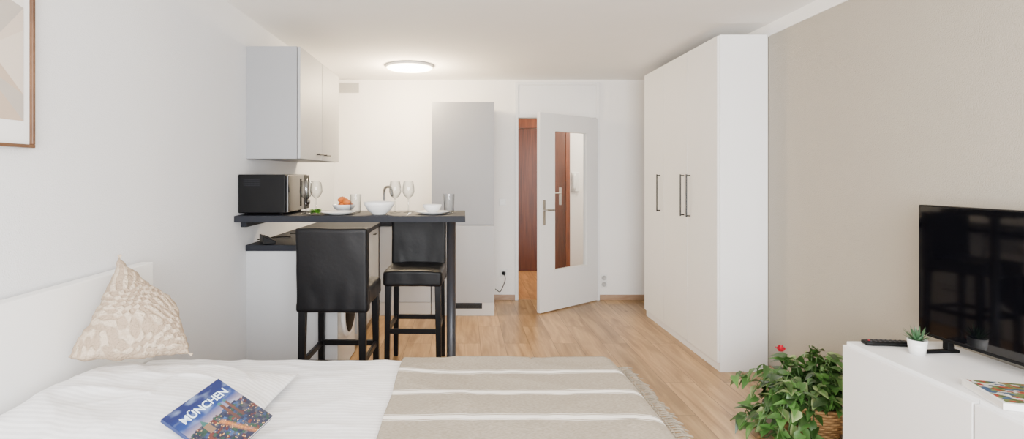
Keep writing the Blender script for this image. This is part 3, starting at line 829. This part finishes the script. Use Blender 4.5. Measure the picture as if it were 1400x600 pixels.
def cover(u, v):
    sky = .54+.03*cell(u, 0, 34, 1, 0)+.02*nz(u, 0, 8, 2)
    tw = (abs(u-.66) < .022 or abs(u-.75) < .022) and v < .69 and v > .3
    dome = abs(u-.28) < .05*(1-max(0, (v-.54)/.10)) and .4 < v < .64
    if tw: return lerp(srgb(104, 62, 44), srgb(40, 30, 40), 1-v) if v < .64 else srgb(44, 92, 96)
    if dome: return srgb(44, 88, 84) if v > .54 else srgb(116, 92, 70)
    if v > sky:
        c = lerp(srgb(140, 126, 134), srgb(18, 52, 116), (v-.54)/.14)
        c = lerp(c, srgb(4, 24, 80), (v-.66)/.22)
        return lerp(c, srgb(150, 170, 205), max(0, nz(u, v*2.2, 5, 3)+.3*nz(u, v*2, 14, 8))*.6)
    # warped street grid of an old town at dusk
    uw = u+.03*nz(u, v, 7, 13); vw = v+.03*nz(u, v, 7, 17)
    d = cell(abs(uw*1.1+.35*vw), abs(vw*1.2-.2*uw+.3), 17, 23, 2); e = cell(u, v, 70, 80, 3); h = cell(abs(uw), abs(vw), 36, 44, 6)
    base = lerp(srgb(14, 24, 52), srgb(44, 52, 76), d+.4*nz(u, v, 20, 1)+.3*(h-.5))
    if d > .86: base = lerp(srgb(104, 46, 34), srgb(56, 30, 32), h)
    elif d > .72: base = lerp(srgb(22, 54, 42), srgb(36, 74, 58), h)
    elif d > .60: base = lerp(srgb(84, 82, 86), srgb(48, 54, 70), h)
    elif d < .10: base = lerp(srgb(56, 86, 132), srgb(30, 50, 90), h)
    g = max(0, 1-abs(u-.52+.45*(v-.3))/.06)*(v < .46)
    base = lerp(base, srgb(226, 140, 58), g*(.3+.5*e))
    if e > .965: base = srgb(226, 180, 110)
    return lerp(base, srgb(6, 12, 36), .2+.35*nz(u, v, 7, 5))
c_ = colgrid('cover', 170, 170, bw, bh, cover, M_art, bk, z=.0116)
boxes('binding', [(-.001, .002, 0, bh, 0, .0113), (0, bw, 0, bh, 0, .0008), (0, bw, 0, bh, .0105, .0113)], mat('cover_card', srgb(20, 40, 90), .4), bk, bevel=0)
def text(body, size, parent, loc, m, name='title', rot=(0, 0, 0), bold=0):
    cu_ = bpy.data.curves.new(name, 'FONT'); cu_.body = body; cu_.size = size; cu_.extrude = .0003; cu_.offset = bold
    o = bpy.data.objects.new(name, cu_); C.objects.link(o)
    bpy.context.view_layer.update()
    me = bpy.data.meshes.new_from_object(o.evaluated_get(bpy.context.evaluated_depsgraph_get()))
    bpy.data.objects.remove(o); me.materials.clear(); me.materials.append(m)
    ob = bpy.data.objects.new(name, me); C.objects.link(ob); ob.parent = parent; ob.location = loc; ob.rotation_euler = rot
    return ob
text('MÜNCHEN', .0345, bk, (.024, bh-.058, .0122), M_text, bold=.0004)

# ------------------------------------------------------------------ picture on the left wall
pf = thing('framed_picture', (LX+.012, 1.30, 1.47), 'framed abstract geometric print in thin bronze-brown wood frame', 'picture')
py0, py1, pz0, pz1 = .86, 1.747, 1.468, 2.37
boxes('frame', [(LX+.001, LX+.022, py0, py1, pz0, pz0+.011), (LX+.001, LX+.022, py0, py1, pz1-.011, pz1), (LX+.001, LX+.022, py0, py0+.011, pz0+.011, pz1-.011), (LX+.001, LX+.022, py1-.011, py1, pz0+.011, pz1-.011)], M_oak, pf)
box('mat_board', LX+.002, LX+.010, py0+.011, py1-.011, pz0+.011, pz1-.011, M_paper, pf, bevel=0)
bm = bmesh.new(); cl_ = bm.loops.layers.float_color.new('Col')
g = 6; V = []
random.seed(12)
ay0, ay1, az0, az1 = py0+.06, py1-.035, pz0+.085, pz1-.07
for j in range(g+1):
    r = []
    for i in range(g+1):
        jy = 0 if i in (0, g) else random.uniform(-.045, .045); jz = 0 if j in (0, g) else random.uniform(-.045, .045)
        r.append(bm.verts.new((LX+.0112, ay0+(ay1-ay0)*i/g+jy, az0+(az1-az0)*j/g+jz)))
    V.append(r)
pal = [srgb(210, 198, 186), srgb(190, 172, 154), srgb(218, 213, 206), srgb(176, 168, 160), srgb(202, 188, 174), srgb(230, 226, 220), srgb(186, 166, 148)]
for j in range(g):
    for i in range(g):
        q = [V[j][i], V[j][i+1], V[j+1][i+1], V[j+1][i]]
        for tri in ((q[0], q[1], q[2]), (q[0], q[2], q[3])) if random.random() > .5 else ((q[0], q[1], q[3]), (q[1], q[2], q[3])):
            f = bm.faces.new(tri); c = random.choice(pal)
            for l in f.loops: l[cl_] = c
finish('print', bm, M_art, pf)

# ------------------------------------------------------------------ sideboard
def sideboard(y0, y1, label):
    t = thing('sideboard', (1.89, (y0+y1)/2, 0), label, 'sideboard', group='white low sideboard units')
    box('body', 1.68, 2.1, y0, y1, .10, .65, M_wards, t, bevel=.0015)
    for x in (1.72, 2.06):
        for y in (y0+.05, y1-.05): box('leg', x-.02, x+.02, y-.02, y+.02, 0, .10, M_wards, t)
    box('door', 1.66, 1.679, y0+.003, y1-.003, .102, .636, M_wards, t, bevel=.0015)
sideboard(1.731, 2.33, 'white low sideboard unit with plain door under the television')
sideboard(1.13, 1.729, 'white low sideboard unit with plain door under the television')
sideboard(.53, 1.128, 'white low sideboard unit with plain door')

# TV
dirv = Vector((.075, -.957, 0)); rz = math.atan2(dirv.y, dirv.x)
tv = thing('television', (1.975, 2.30, .651), 'flat black television standing on the white sideboard', 'television', local=True, rotz=rz)
W_ = .96
box('housing', 0, W_, -.006, .028, .045, .60, M_blackp, tv, bevel=.003)
box('screen', .006, W_-.006, -.008, -.0055, .058, .594, M_screen, tv, bevel=0)
box('bezel', 0, W_, -.009, -.004, .045, .0575, M_blackp, tv, bevel=.001)
for x in (.12, W_-.12):
    bm = bmesh.new(); vs = addbox(bm, x-.012, x+.012, -.10, .045, 0, .012); addbox(bm, x-.012, x+.012, -.008, .02, .012, .047)
    finish('foot', bm, M_blackp, tv, bevel=.002)

# remote
rm = thing('remote_control', (1.82, 2.275, .651), 'black remote control lying on the sideboard', 'remote control', local=True, rotz=-.10)
softbox('body', (0, 0, .009), (.10, .023, .009), .007, M_blackp, rm, n=6, amp=0)
for i in range(8):
    for j in range(3): lathe('button', [(.0042, 0), (.004, .002), (0, .0022)], (-.078+i*.019, -.013+j*.013, .0175), M_pole if (i, j) != (0, 1) else M_flower, rm, seg=10)

# succulent
sc = thing('potted_succulent', (1.845, 2.16, .651), 'small spiky green succulent in a white pot', 'potted plant')
lathe('pot', [(0, 0), (.026, 0), (.034, .06), (.031, .06), (.029, .05), (0, .05)], (1.845, 2.16, .651), M_porc, sc)
lathe('soil', [(.0295, 0), (.0, .003)], (1.845, 2.16, .702), M_soil, sc)
bm = bmesh.new(); cl_ = bm.loops.layers.float_color.new('Col')
for i in range(34):
    a = i*2.4; e = .25+1.15*(1-i/34)
    el = math.pi/2-e
    d = Vector((math.cos(a)*math.cos(el), math.sin(a)*math.cos(el), math.sin(el)+.15)); g_ = random.uniform(.7, 1.3)
    leafmesh(bm, cl_, Vector((1.845, 2.16, .703))+Vector((math.cos(a), math.sin(a), 0))*.006, d, Vector((0, 0, 1)), random.uniform(.05, .068), .012, (.045*g_, .12*g_, .05*g_, 1), -.1, True)
finish('leaves', bm, M_leaf, sc)
# cookbook on sideboard
mg = thing('book', (1.672, 1.646, .651), 'white illustrated book lying on the sideboard', 'book', local=True, rotz=-.27)
box('pages', .003, .277, .002, .208, .002, .020, M_pages, mg, bevel=0)
boxes('binding', [(0, .28, 0, .21, 0, .002), (0, .28, 0, .21, .020, .022), (0, .28, 0, .003, .002, .020)], M_porc, mg, bevel=.0005)
def cov2(u, v):
    if u > .96 or v > .95 or u < .04 or v < .05: return srgb(232, 232, 228)
    c = nz(u, v, 7, 11); d = nz(u, v, 16, 4); e = nz(u, v, 10, 21)
    b = lerp(srgb(54, 72, 40), srgb(120, 130, 80), .5+d)
    if c > .22: b = lerp(srgb(215, 214, 205), srgb(170, 172, 165), d+.5)
    if e > .3: b = srgb(150, 52, 42)
    if e < -.3: b = srgb(60, 82, 112)
    return b
colgrid('cover', 90, 70, .28, .21, cov2, M_art, mg, z=.0224)

# ------------------------------------------------------------------ floor plant in basket
pc0 = Vector((1.87, 2.86, 0))
pl = thing('potted_plant', tuple(pc0), 'bushy trailing green plant with red flower in woven basket', 'potted plant')
bm = bmesh.new(); cl_ = bm.loops.layers.float_color.new('Col')
NR, SUB, SEG, NST = 12, 5, 168, 28
rings = []; cols = []
for k in range(NR*SUB+1):
    z = .18*k/(NR*SUB); row = k//SUB; ph = (k % SUB)/SUB
    r0 = .115+.06*math.sin(min(1, z/.18)*1.9)
    rg = []; cc = []
    for i in range(SEG):
        a = 2*math.pi*i/SEG
        over = math.sin(a*NST/2+row*math.pi)
        bulge = math.sin(math.pi*ph)
        r = r0+.007*bulge*(.45+.55*over)
        rg.append(bm.verts.new((pc0.x+r*math.cos(a), pc0.y+r*math.sin(a), z)))
        q = (.3+.8*bulge)*(.5+.5*max(0, over*.5+.5))*(1+.2*noise.noise(Vector((a*9, row*3.1, 0))))
        cc.append(lerp(srgb(84, 56, 32), srgb(204, 162, 108), q))
    rings.append(rg); cols.append(cc)
for k in range(len(rings)-1):
    for i in range(SEG):
        j = (i+1) % SEG
        f = bm.faces.new((rings[k][i], rings[k][j], rings[k+1][j], rings[k+1][i]))
        for l, c in zip(f.loops, (cols[k][i], cols[k][j], cols[k+1][j], cols[k+1][i])): l[cl_] = c
bot = bm.faces.new(rings[0][::-1])
for l in bot.loops: l[cl_] = cols[0][0]
inn = [bm.verts.new((pc0.x+.158*math.cos(2*math.pi*i/SEG), pc0.y+.158*math.sin(2*math.pi*i/SEG), .178)) for i in range(SEG)]
inn2 = [bm.verts.new((pc0.x+.15*math.cos(2*math.pi*i/SEG), pc0.y+.15*math.sin(2*math.pi*i/SEG), .14)) for i in range(SEG)]
for A_, B2 in ((rings[-1], inn), (inn, inn2)):
    for i in range(SEG):
        j = (i+1) % SEG; f = bm.faces.new((A_[i], A_[j], B2[j], B2[i]))
        for l in f.loops: l[cl_] = srgb(150, 112, 70)
finish('basket', bm, M_straw, pl, smooth=True, label='woven straw basket')
lathe('soil', [(.149, 0), (.08, .012), (0, .015)], tuple(pc0+Vector((0, 0, .145))), M_soil, pl)
bm = bmesh.new(); cl_ = bm.loops.layers.float_color.new('Col'); sb = bmesh.new()
random.seed(21)
nst = 66
for k in range(nst):
    a = random.uniform(0, 2*math.pi)
    ca, sa = math.cos(a), math.sin(a)
    bias = max(0, math.cos(a-math.pi*1.08))
    R = random.uniform(.10, .24)+bias*random.uniform(.05, .22)
    if ca > .2: R = min(R, .21)
    H = random.uniform(.18, .41)-bias*.06
    endz = H-random.uniform(.02, .16)-(.24 if (bias > .45 and random.random() > .3) else 0)
    front = sa < -.05 and ca > -.35
    if front: R = min(R, .17); H = max(H, .25); endz = max(endz, .225)
    endz = max(.05, endz)
    p0 = pc0+Vector((.05*ca, .05*sa, .15))
    p1 = pc0+Vector((R*.6*ca, R*.6*sa, H))
    p2 = pc0+Vector((R*ca, R*sa, endz))
    pts = smoothpts([p0, p1, p2], 5)
    addtube(sb, pts, .0022, 5)
    for q in range(3, len(pts)):
        for _ in range(1 if q < 6 else 2):
            if random.random() < .2: continue
            b0 = pts[q]+Vector([random.uniform(-.025, .025) for _ in range(3)])
            aa = a+random.uniform(-1.3, 1.3)
            d = Vector((math.cos(aa), math.sin(aa), random.uniform(-.2 if front else -.8, .45)))
            g_ = random.uniform(.28, 1.25)
            col = (.055*g_, .150*g_, .028*g_, 1); c2 = (col[0]*1.3, col[1]*1.2, col[2]*1.3, 1)
            if random.random() < .13: col = (.11, .22, .05, 1); c2 = (.28, .34, .15, 1)
            leafmesh(bm, cl_, b0, d, Vector((random.uniform(-.5, .5), random.uniform(-.5, .5), 1)), random.uniform(.05, .09), random.uniform(.038, .062), col, random.uniform(.15, .5 if front else .8), col2=c2)
for v in bm.verts:
    if v.co.z < .01: v.co.z = .01+random.uniform(0, .01)
    v.co.x = min(v.co.x, 2.10)
finish('foliage', bm, M_leaf, pl)
finish('stems', sb, M_stem, pl, smooth=True)
for fx, fy, fz in ((1.695, 2.84, .435),):
    fb = bmesh.new(); cl_ = fb.loops.layers.float_color.new('Col')
    for i in range(16):
        a = i*2.4; d = Vector((math.cos(a), math.sin(a), .3+i*.12))
        leafmesh(fb, cl_, Vector((fx, fy, fz)), d, Vector((0, 0, 1)), .036, .032, (1, 0, 0, 1), -.3)
    finish('flower', fb, M_flower, pl)

# ------------------------------------------------------------------ lights
def area(name, loc, rot, sx, sy, power, col):
    l = bpy.data.lights.new(name, 'AREA'); l.shape = 'RECTANGLE'; l.size = sx; l.size_y = sy; l.energy = power; l.color = col
    o = bpy.data.objects.new(name, l); C.objects.link(o); o.location = loc; o.rotation_euler = rot; return o
area('window_daylight', (.35, RY-.02, 1.4), (math.radians(90), 0, 0), 2.9, 1.7, 400, (.975, .985, 1))
def pt(name, loc, power, col, r):
    l = bpy.data.lights.new(name, 'POINT'); l.energy = power; l.color = col; l.shadow_soft_size = r
    o = bpy.data.objects.new(name, l); C.objects.link(o); o.location = loc; return o
pt('hall_fill_light', (1.9, 6.8, 2.2), 62, (1, .88, .74), .1)  # unseen point light added to brighten the hallway, no fixture there
pt('kitchen_lamp', (-.52, 5.1, 2.2), 90, (1, .78, .50), .10)

w = bpy.data.worlds.new('world'); bpy.context.scene.world = w; w.use_nodes = True
w.node_tree.nodes['Background'].inputs[0].default_value = (.85, .92, 1, 1)
w.node_tree.nodes['Background'].inputs[1].default_value = 1.0

# ------------------------------------------------------------------ camera
cam = bpy.data.cameras.new('camera'); co = bpy.data.objects.new('camera', cam); C.objects.link(co)
co.location = (0, 0, 1.38); co.rotation_euler = (math.pi/2, 0, 0)
cam.sensor_width = 36; cam.lens = 726/1400*36
cam.shift_x = 66/1400; cam.shift_y = -61/1400
cam.clip_start = .05
bpy.context.scene.camera = co
